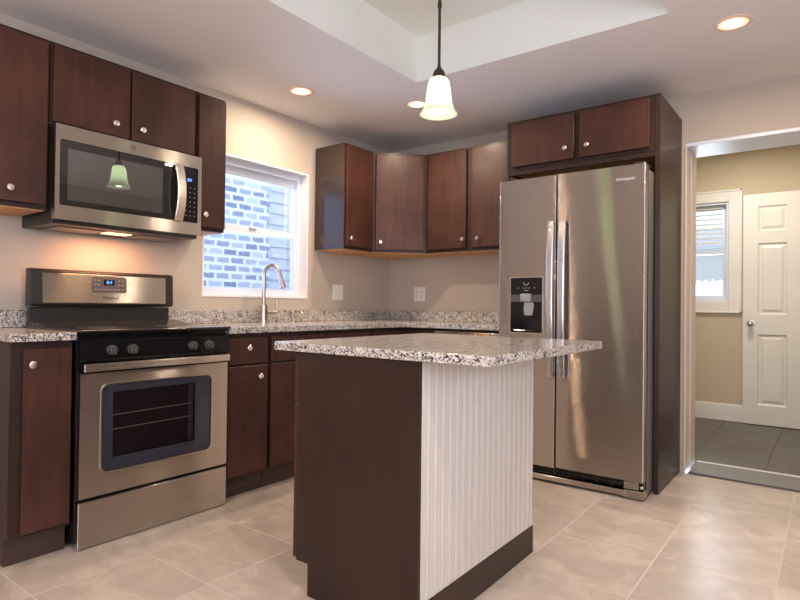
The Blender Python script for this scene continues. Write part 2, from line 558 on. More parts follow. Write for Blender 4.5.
def thing(name, loc, label, cat, group=None):
    o = bpy.data.objects.new(name, None)
    o.empty_display_size = 0.05
    COL.objects.link(o)
    o.location = loc
    return tag(o, label, cat, group)

def struct(name, mb, mat, label=None, cat=None, parent=None):
    o = mb.build(name, mat, parent)
    if parent is None:
        o['kind'] = 'structure'
        if label: o['label'] = label
        if cat: o['category'] = cat
    return o

def copy_tree(o, parent=None):
    c = o.copy(); COL.objects.link(c)
    if parent is not None: c.parent = parent
    for ch in list(o.children): copy_tree(ch, c)
    return c

def text_mesh(name, body, size, mw, mat, parent, depth=0.0006, shear=0.0, label=None):
    cu = bpy.data.curves.new(name, 'FONT')
    cu.body = body; cu.size = size; cu.extrude = depth
    cu.align_x = 'CENTER'; cu.align_y = 'CENTER'; cu.shear = shear
    tmp = bpy.data.objects.new(name + '_tmp', cu)
    COL.objects.link(tmp)
    bpy.context.view_layer.update()
    dg = bpy.context.evaluated_depsgraph_get()
    me = bpy.data.meshes.new_from_object(tmp.evaluated_get(dg))
    bpy.data.objects.remove(tmp); bpy.data.curves.remove(cu)
    org = Vector((0, 0, 0)); p = parent
    while p is not None:
        org += p.location; p = p.parent
    me.transform(Matrix.Translation(-org) @ mw)
    me.materials.clear(); me.materials.append(mat)
    o = bpy.data.objects.new(name, me); COL.objects.link(o); o.parent = parent
    return o
def face_mx(side, a, d, z):
    """text/plate frame on a vertical face: side 'X' faces +X (text runs along +Y), side 'Y' faces -Y (runs along +X)"""
    if side == 'X':
        m = Matrix(((0, 0, 1), (1, 0, 0), (0, 1, 0))).to_4x4(); m.translation = (d, a, z)
    else:
        m = Matrix(((1, 0, 0), (0, 0, -1), (0, 1, 0))).to_4x4(); m.translation = (a, d, z)
    return m

def wb(side, u0, u1, d0, d1, z0, z1, bev=0.0, seg=1, mb=None):
    """box on a wall: u along the wall, d distance out from it"""
    mb = mb or MB()
    if side == 'L': return mb.box(d0, d1, u0, u1, z0, z1, bev, seg)
    return mb.box(u0, u1, -d1, -d0, z0, z1, bev, seg)

KNOB = [(0.0, 0.0), (0.0085, 0.0), (0.0075, 0.004), (0.0055, 0.010), (0.006, 0.015), (0.0125, 0.0185), (0.0155, 0.022), (0.0155, 0.026), (0.012, 0.0295), (0.0, 0.031)]
def knob(parent, pos, axis):
    return MB().lathe(KNOB, pos, axis, n=20).build('knob', M_nickel, parent)
def wknob(parent, side, u, d, z):
    if side == 'L': return knob(parent, (d, u, z), (1, 0, 0))
    return knob(parent, (u, -d, z), (0, -1, 0))

# ================================================================ ROOM SHELL
HC, TX0, TX1, TY0, TY1, HT = 2.44, 1.132, 2.588, -3.35, -1.187, 2.725
RX, RY = 4.75, -6.15
DX0, DX1, DZ, WT = 2.440, 3.40, 2.122, 0.31        # doorway
struct('floor', bx(0, RX, RY, 0.0, -0.05, 0), M_floor)
c = MB()
c.box(-0.02, TX0, RY, 0.0, HC, HC + .05).box(TX1, RX, RY, 0.0, HC, HC + .05)
c.box(TX0, TX1, TY1, 0.0, HC, HC + .05).box(TX0, TX1, RY, TY0, HC, HC + .05)
struct('ceiling', c, M_ceil)
t = MB()
t.box(TX0, TX0 + .006, TY0, TY1, HC - .0005, HT).box(TX1 - .006, TX1, TY0, TY1, HC - .0005, HT)
t.box(TX0 + .006, TX1 - .006, TY1 - .006, TY1, HC - .0005, HT).box(TX0 + .006, TX1 - .006, TY0, TY0 + .006, HC - .0005, HT)
t.box(TX0, TX1, TY0, TY1, HT, HT + .03)
struct('ceiling.001', t, plain('tray_paint', (0.80, 0.80, 0.755), 0.85), 'recessed tray of the ceiling above the island')
# left wall with the window hole
WY0, WY1, WZ0, WZ1 = -1.925, -1.008, 1.100, 2.050
w = MB()
w.box(-.16, 0, RY, WY0, 0, HC + .05).box(-.16, 0, WY1, 0.15, 0, HC + .05)
w.box(-.16, 0, WY0, WY1, 0, WZ0).box(-.16, 0, WY0, WY1, WZ1, HC + .05)
struct('wall_left', w, M_wall)
# back wall with the doorway
w = MB()
w.box(0, DX0, 0, WT, 0, HC + .35).box(DX1, RX, 0, WT, 0, HC + .35).box(DX0, DX1, 0, WT, DZ, HC + .35)
struct('wall_back', w, M_wall)
# rear and right walls with unseen window openings placed for the daylight fill
w = MB()
w.box(0, RX, RY - .1, RY, 0, .6).box(0, RX, RY - .1, RY, 2.3, HC + .05).box(0, 2.35, RY - .1, RY, .6, 2.3).box(3.85, RX, RY - .1, RY, .6, 2.3)
struct('wall_rear', w, M_wall)
w = MB()
w.box(RX, RX + .1, RY, 0, 0, .95).box(RX, RX + .1, RY, 0, 2.15, HC + .05).box(RX, RX + .1, RY, -4.4, .95, 2.15).box(RX, RX + .1, -2.8, 0, .95, 2.15)
struct('wall_right', w, M_wall)
# doorway trim
t = MB()
t.box(DX0 - .006, DX0 + .004, -.012, WT + .012, 0, DZ, .002).box(DX0 + .0045, DX0 + .010, .12, .165, 0, DZ - .02, .002)
struct('trim_1', t, plain('door_jamb_paint', (0.76, 0.66, 0.56), 0.4), 'pale door jamb beside the tall refrigerator panel')
t = MB().box(DX0, DX1, -.012, WT + .012, DZ - .018, DZ + .004, .002)
struct('trim_2', t, M_vinyl, 'white head jamb over the hall doorway')
struct('trim_3', bx(DX0 + .02, DX1, .0, WT - .01, 0.0005, .012, .003), M_grey, 'grey stone threshold in the hall doorway')
struct('trim_4', bx(DX0 + .02, DX1, WT - .009, WT + .012, 0.0005, .016, .003), M_strip, 'pale metal strip at the edge of the hall tiles')
struct('trim_5', bx(DX0 + .02, DX1, -.014, -.001, 0.0005, .010, .003), plain('dark_strip', (0.05, 0.055, 0.075), 0.4), 'dark edge strip between beige floor tile and threshold')

# ---- hall beyond the doorway
HY = 2.17
struct('floor.001', bx(1.2, 3.9, WT, HY + .1, -.05, 0), M_hallfloor, 'dark slate tile floor of the hall')
struct('ceiling.002', bx(1.1, 4.0, WT, HY + .1, 2.575, 2.62), M_trim, 'white hall ceiling')
HW0, HW1, HZ0, HZ1 = 1.72, 2.412, 1.132, 2.083
w = MB()
w.box(1.1, HW0, HY, HY + .14, 0, 2.6).box(HW1, 4.0, HY, HY + .14, 0, 2.6).box(HW0, HW1, HY, HY + .14, 0, HZ0).box(HW0, HW1, HY, HY + .14, HZ1, 2.6)
struct('wall_hall_back', w, M_hall, 'tan hall wall')
struct('wall_hall_left', bx(1.1, 1.2, WT, HY, 0, 2.6), M_hall)
struct('wall_hall_right', bx(3.9, 4.0, WT, HY, 0, 2.6), M_hall)
def base_prof(y0):
    return [(y0, 0), (y0 - .016, 0), (y0 - .016, .115), (y0 - .012, .128), (y0 - .010, .148), (y0 - .004, .157), (y0, .157)]
b = MB().prism(base_prof(HY), 1.2, 3.9, fn=lambda a, z, x: (x, a, z))
struct('baseboard_hall', b, M_trim, 'white moulded baseboard of the hall')

def sash_window(name, label, x, blind=False):
    pass
# hall window
win2 = bpy.data.objects.new('window_2', None); COL.objects.link(win2); win2.location = (2.066, HY, HZ0)
tag(win2, 'white cased hall window with blinds, seen through the doorway', 'window', kind='structure')
cw = .112
k = MB()
def casing(mb, x0, x1, z0, z1):
    mb.box(x0, x1, HY - .020, HY - .001, z0, z1, .004)
for (x0, x1, z0, z1) in ((HW0 - cw, HW0, HZ0 - cw, HZ1 + cw), (HW1, HW1 + cw, HZ0 - cw, HZ1 + cw), (HW0, HW1, HZ1, HZ1 + cw), (HW0, HW1, HZ0 - cw, HZ0)):
    casing(k, x0, x1, z0, z1)
for (x0, x1, z0, z1) in ((HW1 + cw - .018, HW1 + cw, HZ0 - cw, HZ1 + cw), (HW0 - cw, HW0 - cw + .018, HZ0 - cw, HZ1 + cw), (HW0 - cw, HW1 + cw, HZ1 + cw - .018, HZ1 + cw), (HW0 - cw, HW1 + cw, HZ0 - cw, HZ0 - cw + .018)):
    k.box(x0, x1, HY - .028, HY - .019, z0, z1, .003)
k.build('casing', M_trim, win2)
k = MB()
e = .034
k.box(HW0, HW0 + .02, HY, HY + .12, HZ0, HZ1).box(HW1 - .02, HW1, HY, HY + .12, HZ0, HZ1).box(HW0 + .02, HW1 - .02, HY, HY + .12, HZ0, HZ0 + .02).box(HW0 + .02, HW1 - .02, HY, HY + .12, HZ1 - .02, HZ1)
k.build('frame', M_vinyl, win2)
zm = 1.605
for i, (z0, z1, y0) in enumerate(((zm - .015, HZ1 - .02, HY + .075), (HZ0 + .02, zm + .02, HY + .045))):
    s = MB()
    s.box(HW0 + .02, HW0 + .02 + e, y0, y0 + .028, z0, z1, .003).box(HW1 - .02 - e, HW1 - .02, y0, y0 + .028, z0, z1, .003)
    s.box(HW0 + .02 + e, HW1 - .02 - e, y0 + .001, y0 + .027, z0, z0 + e).box(HW0 + .02 + e, HW1 - .02 - e, y0 + .001, y0 + .027, z1 - e, z1)
    so = s.build('sash', M_vinyl, win2)
    bx(HW0 + .05, HW1 - .05, y0 + .012, y0 + .016, z0 + .03, z1 - .03).build('pane', M_pane, so)
s = MB()
z = HZ1 - .06
while z > 1.66:
    mx = Matrix.Translation((0, HY + .058, z)) @ Matrix.Rotation(radians(60), 4, 'X')
    s.box(HW0 + .055, HW1 - .057, -.013, .013, -.001, .001, mat=mx)
    z -= .046
s.box(HW0 + .055, HW1 - .057, HY + .045, HY + .071, HZ1 - .055, HZ1 - .022)
bl = s.build('window_blind', M_blind)
tag(bl, 'white slatted blind in the upper half of the hall window', 'blind')
# scalloped awning outside, below the blind
s = MB()
pts = [(1.2, 1.70), (2.9, 1.70)]
n = 24
low = []
for i in range(n * 6 + 1):
    a = i / 6.0
    low.append((2.9 - 1.7 * i / (n * 6), 1.375 - 0.030 * abs(sin(pi * a))))
s.prism(pts + low, HY + .62, HY + .628, fn=lambda x, z, y: (x, y, z))
mx = Matrix.Translation((2.05, HY + .40, 1.80)) @ Matrix.Rotation(radians(-24), 4, 'X')
s.box(-.85, .85, -.25, .25, -.004, .004, mat=mx)
aw = s.build('awning', plain('grey_awning_cloth', (0.52, 0.53, 0.52), 0.8))
tag(aw, 'pale scalloped awning outside the lower hall window', 'awning')
# neighbouring pale wall and ground outside the hall window
nb = MB().box(-.5, 5, HY + 3.0, HY + 3.1, -.3, 1.9)
tag(nb.build('garden_wall', plain('white_render', (0.8, 0.8, 0.82), .8)), 'bright white wall outside the hall window', 'wall')

# hall door leaf standing open against the hall wall
D0, D1, DZ0, DZ1, DY = 2.540, 3.350, .008, 2.118, 2.085
door = bpy.data.objects.new('door_1', None); COL.objects.link(door); door.location = (D0, DY, 0)
tag(door, 'white six panel door with a round nickel knob in the hall', 'door', kind='structure')
k = MB()
sw = .116; pw = .226; mid = .126
cols = [(D0 + sw, D0 + sw + pw), (D0 + sw + pw + mid, D1 - sw)]
rows = [(.185, .832), (1.012, 1.664), (1.772, 2.004)]
T = .034
# rails and stiles as a grid round the panels
xs = [D0, cols[0][0], cols[0][1], cols[1][0], cols[1][1], D1]
zs = [DZ0] + [v for r in rows for v in r] + [DZ1]
for i in range(5):
    for j in range(7):
        if i in (1, 3) and j in (1, 3, 5): continue
        k.box(xs[i], xs[i + 1], DY, DY + T, zs[j], zs[j + 1])
leaf_bm = k
leaf = leaf_bm.build('leaf', M_door, door, smooth=False)
for cx0, cx1 in cols:
    for z0, z1 in rows:
        p = MB()
        # moulded recess: sloped frame and raised field
        m_ = .030
        def ring(i, y): return [p.bm.verts.new(v) for v in ((cx0 + i, y, z0 + i), (cx1 - i, y, z0 + i), (cx1 - i, y, z1 - i), (cx0 + i, y, z1 - i))]
        rs = [ring(0, DY), ring(.012, DY + .013), ring(.022, DY + .014), ring(.046, DY + .004)]
        for a_, b_ in zip(rs, rs[1:]):
            for q in range(4): p.bm.faces.new((a_[q], a_[(q + 1) % 4], b_[(q + 1) % 4], b_[q]))
        p.bm.faces.new(rs[-1])
        bk = ring(0, DY + T - .002)
        p.bm.faces.new(bk[::-1])
        for q in range(4): p.bm.faces.new((rs[0][(q + 1) % 4], rs[0][q], bk[q], bk[(q + 1) % 4]))
        bmesh.ops.recalc_face_normals(p.bm, faces=p.bm.faces)
        p.build('panel', M_door, leaf, smooth=False)
MB().lathe([(0, 0), (.031, 0), (.031, .006), (.014, .010), (.012, .030), (.024, .040), (.029, .052), (.026, .064), (.012, .070), (0, .070)], (2.603, DY, .930), (0, -1, 0), 24).build('door_knob', M_nickel, leaf)
hinge_mb = MB()
for hz in (.22, 1.05, 1.9):
    hinge_mb.box(D1 - .002, D1 + .004, DY + .002, DY + .03, hz - .045, hz + .045)
hinge_mb.build('hinge', M_nickel, leaf)

# ---- kitchen window
win = bpy.data.objects.new('window_1', None); COL.objects.link(win); win.location = (0, (WY0 + WY1) / 2, WZ0)
tag(win, 'white double hung window over the sink facing brick', 'window', kind='structure')
k = MB()
th = .012
k.box(-.15, .002, WY0, WY0 + th, WZ0, WZ1).box(-.15, .002, WY1 - th, WY1, WZ0, WZ1).box(-.15, .002, WY0 + th, WY1 - th, WZ1 - th, WZ1)
k.box(-.15, .004, WY0 + th, WY1 - th, WZ0, WZ0 + .016, .002)
k.build('reveal', plain('white_reveal', (0.82, 0.79, 0.78), 0.45), win)
k = MB()
a0, a1, b0, b1 = WY0 + th, WY1 - th, WZ0 + .016, WZ1 - th
k.box(-.145, -.075, a0, a0 + .028, b0, b1, .002).box(-.145, -.075, a1 - .028, a1, b0, b1, .002).box(-.144, -.062, a0 + .028, a1 - .028, b1 - .042, b1, .002).box(-.143, -.104, a0 + .028, a1 - .028, b1 - .066, b1 - .0421).box(-.144, -.070, a0 + .028, a1 - .028, b0, b0 + .018, .002)
k.build('frame', M_vinyl, win)
zm = 1.575
e = .030
for (z0, z1, x0) in ((zm - .022, b1 - .062, -.138), (b0 + .018, zm + .024, -.108)):
    s = MB()
    ya, yb = a0 + .028, a1 - .028
    s.box(x0, x0 + .026, ya, ya + e, z0, z1, .003).box(x0, x0 + .026, yb - e, yb, z0, z1, .003)
    s.box(x0 + .001, x0 + .025, ya + e, yb - e, z0, z0 + e).box(x0 + .001, x0 + .025, ya + e, yb - e, z1 - (.044 if x0 > -.12 else e), z1)
    so = s.build('sash', M_vinyl, win)
    bx(x0 + .010, x0 + .014, ya + e - .005, yb - e + .005, z0 + e - .005, z1 - e + .005).build('pane', M_pane, so)
    if x0 > -.12:
        bx(x0 + .024, x0 + .040, (ya + yb) / 2 - .03, (ya + yb) / 2 + .03, z1 - .012, z1 + .004, .003).build('sash_lock', M_vinyl, so)

# ---- the house next door
nh = thing('neighboring_house', (-1.5, 0, 0), 'house next door with grey brick and pale lap siding, seen through the window', 'house')
s = MB()
zz = -.3
i = 0
while zz < 3.2:
    off = .035 if i % 2 else 0.0
    s.box(-1.62, -1.40, -5.5, -.235 + off, zz, zz + .076)
    zz += .076; i += 1
s.build('brick_wall', M_brick, nh)
s = MB()
zz = -.3
while zz < 3.2:
    s.prism([(-1.60, zz), (-1.425, zz), (-1.440, zz + .115), (-1.60, zz + .115)], -.20, 4.0, fn=lambda a, z, y: (a, y, z))
    zz += .115
s.build('siding', M_siding, nh)
g = MB().box(-3, -.16, -7, 6, -.35, -.30)
struct('ground', g, M_ground)

# ================================================================ CABINETS
def cabinet(name, label, side, u0, u1, depth, z0, z1, doors, drawers=(), group=None, toe=None, under=True, end=None, body_mat=None):
    """doors / drawers: (u0, u1, z0, z1, knob_u, knob_z)"""
    um = (u0 + u1) / 2
    loc = (depth / 2, um, z0) if side == 'L' else (um, -depth / 2, z0)
    c = thing(name, loc, label, 'cabinet', group)
    g = .0015
    wb(side, u0 + g, u1 - g, .002, depth, z0 + (.004 if under else 0), z1, .001).build('body', body_mat or M_frame, c)
    if under:
        wb(side, u0 + .012, u1 - .012, .004, depth - .012, z0 - .001, z0 + .0035).build('underside', M_maple, c)
    for lst, nm in ((doors, 'door'), (drawers, 'drawer')):
        for (a, b, za, zb, ku, kz) in lst:
            d = wb(side, a, b, depth + .0005, depth + .0195, za, zb, .0022).build(nm, M_wood, c)
            if ku is not None: wknob(d, side, ku, depth + .0195, kz)
    if toe:
        t0, t1 = toe
        wb(side, t0, t1, .01, depth - .04, 0.001, z0 - .001).build('toe_kick', M_toe, c)
    return c
WZ_0, WZ_1, WD = 1.473, 2.263, .305
g_u = 'wall cabinets'
cabinet('wall_cabinet', 'narrow wall cabinet left of the microwave with its knob at the lower left', 'L', -3.176, -2.945, WD, WZ_0, WZ_1, [(-3.158, -2.958, 1.497, 2.245, -3.108, 1.552)], group=g_u)
cabinet('wall_cabinet', 'short two-door dark cabinet mounted directly above the microwave', 'L', -2.945, -2.185, WD, 1.874, WZ_1, [(-2.934, -2.575, 1.890, 2.245, -2.654, 1.949), (-2.562, -2.200, 1.890, 2.245, -2.514, 1.950)], group=g_u)
cabinet('wall_cabinet', 'narrow wall cabinet between the microwave and the window', 'L', -2.185, -1.985, WD, WZ_0, WZ_1, [(-2.172, -1.993, 1.497, 2.245, -2.137, 1.563)], group=g_u)
cabinet('wall_cabinet', 'single-door wall cabinet just right of the window with its bluish side panel showing', 'L', -.943, -.611, WD, WZ_0, WZ_1, [(-.924, -.625, 1.497, 2.245, -.893, 1.553)], group=g_u, body_mat=M_gloss)
cabinet('wall_cabinet', 'two-door wall cabinet left of the refrigerator', 'B', .611, 1.449, WD, WZ_0, WZ_1, [(.640, .985, 1.500, 2.245, .964, 1.564), (1.034, 1.425, 1.500, 2.245, 1.094, 1.563)], group=g_u)
# diagonal corner wall cabinet
dc = thing('corner_wall_cabinet', (.25, -.25, WZ_0), 'diagonal corner wall cabinet with one door facing into the room', 'cabinet', g_u)
q = .002
MB().prism([(q, -q), (.6095, -q), (.6095, -.305), (.305, -.6095), (q, -.6095)], WZ_0 + .004, WZ_1, bev=.001).build('body', M_frame, dc)
MB().prism([(.006, -.006), (.60, -.006), (.60, -.300), (.300, -.60), (.006, -.60)], WZ_0 - .001, WZ_0 + .0035).build('underside', M_maple, dc)
dn = Vector((1, -1, 0)).normalized(); du = Vector((1, 1, 0)).normalized()
mid_ = Vector(((.305 + .610) / 2, -(.305 + .610) / 2, 0)) + dn * .0006
rot = Matrix((du, dn, Vector((0, 0, 1)))).transposed().to_4x4(); rot.translation = mid_
hw = .19
dd = MB().box(-hw, hw, 0, .019, 1.497, 2.245, .0022, mat=rot).build('door', M_wood, dc)
knob(dd, mid_ + du * (-hw + .035) + dn * .019 + Vector((0, 0, 1.553)), dn)

# base cabinets
BZ0, BZ1, BD = .112, .895, .610
g_b = 'base cabinets along the window wall'
bl_ = cabinet('base_cabinet', 'narrow base cabinet left of the oven with one door and its grey-brown end showing', 'L', -3.190, -2.957, BD, BZ0, BZ1, [(-3.148, -2.966, .128, .866, -3.122, .804)], group=g_b, toe=(-3.186, -2.960), under=False)
cabinet('base_cabinet', 'base cabinet right of the oven with a knobbed drawer over one door', 'L', -2.190, -1.897, BD, BZ0, BZ1, [(-2.178, -1.912, .122, .715, -1.978, .655)], [(-2.178, -1.912, .727, .872, -2.058, .816)], group=g_b, toe=(-2.188, -1.899), under=False)
cabinet('sink_base_cabinet', 'sink base cabinet below the faucet, partly hidden by the island', 'L', -1.897, -.985, BD, BZ0, BZ1, [(-1.883, -1.450, .122, .715, -1.50, .655), (-1.438, -1.000, .122, .715, -1.385, .655)], [(-1.883, -1.450, .727, .872, None, 0), (-1.438, -1.000, .727, .872, None, 0)], group=g_b, toe=(-1.895, -.987), under=False)
cb = thing('corner_base_cabinet', (.3, -.3, 0), 'blind corner base cabinet between the sink and the dishwasher', 'cabinet', g_b)
MB().prism([(q, -q), (.910, -q), (.910, -.610), (.610, -.610), (.610, -.983), (q, -.983)], BZ0, BZ1, bev=.001).build('body', M_frame, cb)
MB().prism([(.01, -.01), (.905, -.01), (.905, -.56), (.56, -.56), (.56, -.98), (.01, -.98)], .001, BZ0 - .001).build('toe_kick', M_toe, cb)
bx(.6105, .6295, -.975, -.640, .122, .872, .002).build('door', M_wood, cb)
bx(.640, .900, -.6295, -.6105, .122, .872, .002).build('door', M_wood, cb)

# dishwasher
dw = thing('dishwasher', (1.18, -.3, 0), 'stainless dishwasher under the counter left of the refrigerator', 'dishwasher')
bx(.914, 1.444, -.580, -.02, .10, .885).build('tub', M_blackm, dw)
bx(.917, 1.440, -.632, -.581, .115, .800, .004).build('door', M_steel, dw)
bx(.917, 1.440, -.640, -.581, .803, .880, .006, 2).build('control_panel', M_fsteel, dw)
bx(.917, 1.440, -.560, -.05, .001, .10).build('toe_kick', M_blackm, dw)

# countertops
CZ0, CZ1 = .8965, .930
ct = MB().box(.002, .652, -3.205, -2.957, CZ0, CZ1, .004, 2)
o = ct.build('countertop', M_gran); tag(o, 'short speckled granite countertop left of the oven', 'countertop', 'granite countertops')
bx(.002, .022, -3.205, -2.900, CZ1 + .0005, 1.015, .002).build('backsplash', M_gran, o)
ct = MB().prism([(.002, -.002), (1.449, -.002), (1.449, -.652), (.652, -.652), (.652, -2.192), (.002, -2.192)], CZ0, CZ1, bev=.004, seg=2)
o = ct.build('countertop', M_gran); tag(o, 'L-shaped speckled granite countertop holding the faucet', 'countertop', 'granite countertops')
MB().box(.002, .022, -2.240, -.002, CZ1 + .0005, 1.015, .002).box(.0225, 1.449, -.022, -.002, CZ1, 1.015, .002).build('backsplash', M_gran, o)

# ================================================================ ISLAND
isl = thing('kitchen_island', (1.88, -2.17, 0), 'kitchen island base with dark end panel and white beadboard side', 'island')
IX0, IX1, IY0, IY1, IT = 1.612, 2.150, -2.599, -1.739, .881
MB().prism([(IX0, .116), (1.675, .116), (1.675, .001), (IX1, .001), (IX1, IT), (IX0, IT)], IY0 + .018, IY1, fn=lambda a, z, y: (a, y, z)).build('body', M_frame, isl)
MB().prism([(IX0 + .003, .116), (1.675, .116), (1.675, .001), (IX1 + .010, .001), (IX1 + .010, IT), (IX0 + .003, IT)], IY0, IY0 + .0175, fn=lambda a, z, y: (a, y, z), bev=.0008).build('end_panel', M_side, isl)
for (ya, yb, kk) in ((IY0 + .004, -2.172, -2.215), (-2.164, IY1 - .006, -2.12)):
    d = bx(IX0 - .0195, IX0 - .0005, ya, yb, .122, .690, .002).build('door', M_wood, isl)
    knob(d, (IX0 - .0195, kk, .62), (-1, 0, 0))
    d = bx(IX0 - .0195, IX0 - .0005, ya, yb, .702, .865, .002).build('drawer', M_wood, isl)
    knob(d, (IX0 - .0195, (ya + yb) / 2, .785), (-1, 0, 0))
# beadboard: flat strips with a raised bead between two grooves
prof = []
pitch = .0452
y = IY0 + .018
prof.append((IX1 + .0005, y))
n = int(round((IY1 - y) / pitch))
pitch = (IY1 - y) / n
F_ = IX1 + .012
for i in range(n):
    a = y + i * pitch
    prof += [(F_, a + .0015), (F_, a + pitch - .0150), (F_ - .006, a + pitch - .0140)]
    for j in range(7):
        th_ = pi * j / 6
        prof.append((F_ - .004 + .0058 * sin(th_), a + pitch - .0075 - .0052 * cos(th_)))
    prof.append((F_ - .006, a + pitch - .0010))
prof += [(F_, IY1), (IX1 + .0005, IY1)]
MB().prism(prof, .1165, IT).build('beadboard', M_bead, isl)
bx(IX1 + .0005, IX1 + .016, IY0 + .018, IY1 + .002, .001, .116, .001).build('base_trim', M_side, isl)
ic = MB().box(1.493, 2.413, -2.612, -1.600, .8825, .915, .005, 2).build('island_countertop', M_gran)
tag(ic, 'square-edged granite slab on top of the island', 'countertop', 'granite countertops')

# ================================================================ RANGE
RY0, RY1 = -2.950, -2.198
rg = thing('range_oven', (.33, -2.574, 0), 'freestanding stainless range with black glass cooktop', 'oven')
MB().box(.06, .630, RY0 + .002, RY1 - .002, .03, .915, .002).build('body', M_black, rg)
for fx in (.10, .56):
    for fy in (RY0 + .06, RY1 - .06):
        MB().lathe([(0, .0005), (.018, .0005), (.018, .010), (.008, .012), (.008, .0295), (0, .0295)], (fx, fy, 0), n=12).build('foot', M_black, rg)
# storage drawer
bx(.631, .653, RY0 + .006, RY1 - .004, .006, .203, .004, 2).build('drawer', M_steel, rg)
# oven door: steel frame round the window
D_0, D_1, dz0, dz1 = RY0 + .008, RY1 - .004, .218, .750
wy0, wy1, wz0, wz1 = -2.850, -2.300, .314, .694
def rrect(y0, y1, z0, z1, r, n=6):
    p = []
    for (cy, cz, s0) in ((y1 - r, z1 - r, 0), (y0 + r, z1 - r, pi / 2), (y0 + r, z0 + r, pi), (y1 - r, z0 + r, 1.5 * pi)):
        for i in range(n + 1):
            a = s0 + pi / 2 * i / n
            p.append((cy + r * cos(a), cz + r * sin(a)))
    return p
def frame_mesh(outer, inner, x0, x1):
    """plate with a hole: outer and inner outlines with the same number of points"""
    m = MB(); n = len(outer)
    of = [m.bm.verts.new((x1, a, b)) for a, b in outer]; inf = [m.bm.verts.new((x1, a, b)) for a, b in inner]
    ob = [m.bm.verts.new((x0, a, b)) for a, b in outer]; inb = [m.bm.verts.new((x0, a, b)) for a, b in inner]
    for i in range(n):
        j = (i + 1) % n
        m.bm.faces.new((of[i], of[j], inf[j], inf[i])); m.bm.faces.new((ob[j], ob[i], inb[i], inb[j]))
        m.bm.faces.new((of[j], of[i], ob[i], ob[j])); m.bm.faces.new((inf[i], inf[j], inb[j], inb[i]))
    bmesh.ops.recalc_face_normals(m.bm, faces=m.bm.faces)
    return m
od = frame_mesh(rrect(D_0, D_1, dz0, dz1, .004), rrect(wy0, wy1, wz0, wz1, .030), .632, .652).build('oven_door', M_steel, rg)
frame_mesh(rrect(wy0 - .006, wy1 + .006, wz0 - .006, wz1 + .006, .034), rrect(wy0 + .001, wy1 - .001, wz0 + .001, wz1 - .001, .029), .6525, .656).build('window_trim', M_nickel, od)
frame_mesh(rrect(wy0 + .001, wy1 - .001, wz0 + .001, wz1 - .001, .029), rrect(-2.800, -2.390, .372, .660, .004), .640, .648).build('window_border', M_bluehole, od)
bx(.6425, .6455, -2.802, -2.388, .370, .662).build('window_pane', M_tint, od)
# the cavity behind the window is a lined recess
cv = MB()
cv.box(.6305, .6325, -2.802, -2.388, .368, .664)
cv.build('oven_cavity', M_cavity, od)
for (z, col) in ((.556, None), (.492, None)):
    r_ = MB()
    r_.tube([(.637, -2.798, z), (.637, -2.40, z + .004)], .0022, 8)
    r_.build('oven_rack', M_rack, od)
r_ = MB().box(.634, .6375, -2.420, -2.394, .378, .655, .001).build('cavity_edge', plain('enamel_grey', (.18, .18, .22), .3), od)
# handle bar
hb = MB().box(.664, .684, D_0 + .002, D_1 - .006, .760, .793, .004, 2)
hb.box(.630, .666, D_0 + .03, D_0 + .07, .768, .788, .002).box(.630, .666, D_1 - .07, D_1 - .03, .768, .788, .002)
hb.build('door_handle', M_steel2, rg)
# control strip with knobs
MB().prism([(.631, .798), (.655, .801), (.665, .812), (.665, .890), (.650, .903), (.631, .903)], RY0 + .004, RY1 - .003, fn=lambda a, z, y: (a, y, z), bev=.001).build('control_strip', M_black, rg)
for ky in (-2.818, -2.725, -2.421, -2.329):
    kb = MB().lathe([(0, 0), (.022, 0), (.022, .004), (.019, .006), (.018, .024), (.015, .027), (0, .027)], (.6655, ky, .848), (1, 0, 0), 24)
    kb.box(.690, .702, ky - .0045, ky + .0045, .830, .866, .002)
    kb.build('control_knob', M_knobg, rg)
# cooktop slab with a rounded front lip
MB().box(.066, .672, RY0 - .001, RY1 + .001, .9265, .938, .004, 2).build('cooktop', M_ctop, rg)
MB().prism([(.101, .9385), (.101, .962), (.200, .957), (.330, .9385)], RY0 + .010, RY1 - .008, fn=lambda a, z, y: (a, y, z)).build('rear_ledge', M_ctop, rg)
MB().box(.10, .660, RY0 + .006, RY1 - .006, .9155, .926, .002).build('cooktop_rail', M_black, rg)
M_ring = plain('burner_print', (.22, .21, .20), .3)
for (ex, ey, er) in ((.46, -2.76, .105), (.46, -2.39, .085), (.24, -2.76, .080), (.24, -2.39, .105)):
    for rr in (er, er * .55):
        MB().lathe([(rr - .0015, .9382), (rr, .9382), (rr, .9386), (rr - .0015, .9386), (rr - .0015, .9382)], (ex, ey, 0), n=40, close=False).build('burner_ring', M_ring, rg)
# backguard: lower black riser and upper console
MB().box(.066, .100, RY0 + .012, RY1 - .010, .9385, 1.030, .004).build('riser', M_blackm, rg)
MB().prism([(.066, 1.034), (.118, 1.034), (.135, 1.046), (.128, 1.208), (.112, 1.219), (.066, 1.219)], RY0 + .006, RY1 - .004, fn=lambda a, z, y: (a, y, z), bev=.003).build('console', M_blackm, rg)
MB().prism([(-2.893, 1.052), (-2.250, 1.052), (-2.250, 1.199), (-2.893, 1.199)], .1335, .1365, fn=lambda y, z, x: (x - (z - 1.046) * .043, y, z), bev=.001).build('console_plate', M_steel, rg)
def on_con(z): return .1372 - (z - 1.046) * .043
MB().prism(rrect(-2.660, -2.480, 1.108, 1.190, .010), .1368, .1385, fn=lambda y, z, x: (x - (z - 1.046) * .043, y, z)).build('control_panel', M_dispgrey, rg)
MB().prism([(-2.602, 1.147), (-2.545, 1.147), (-2.545, 1.175), (-2.602, 1.175)], .1386, .1392, fn=lambda y, z, x: (x - (z - 1.046) * .043, y, z)).build('display', M_black, rg)
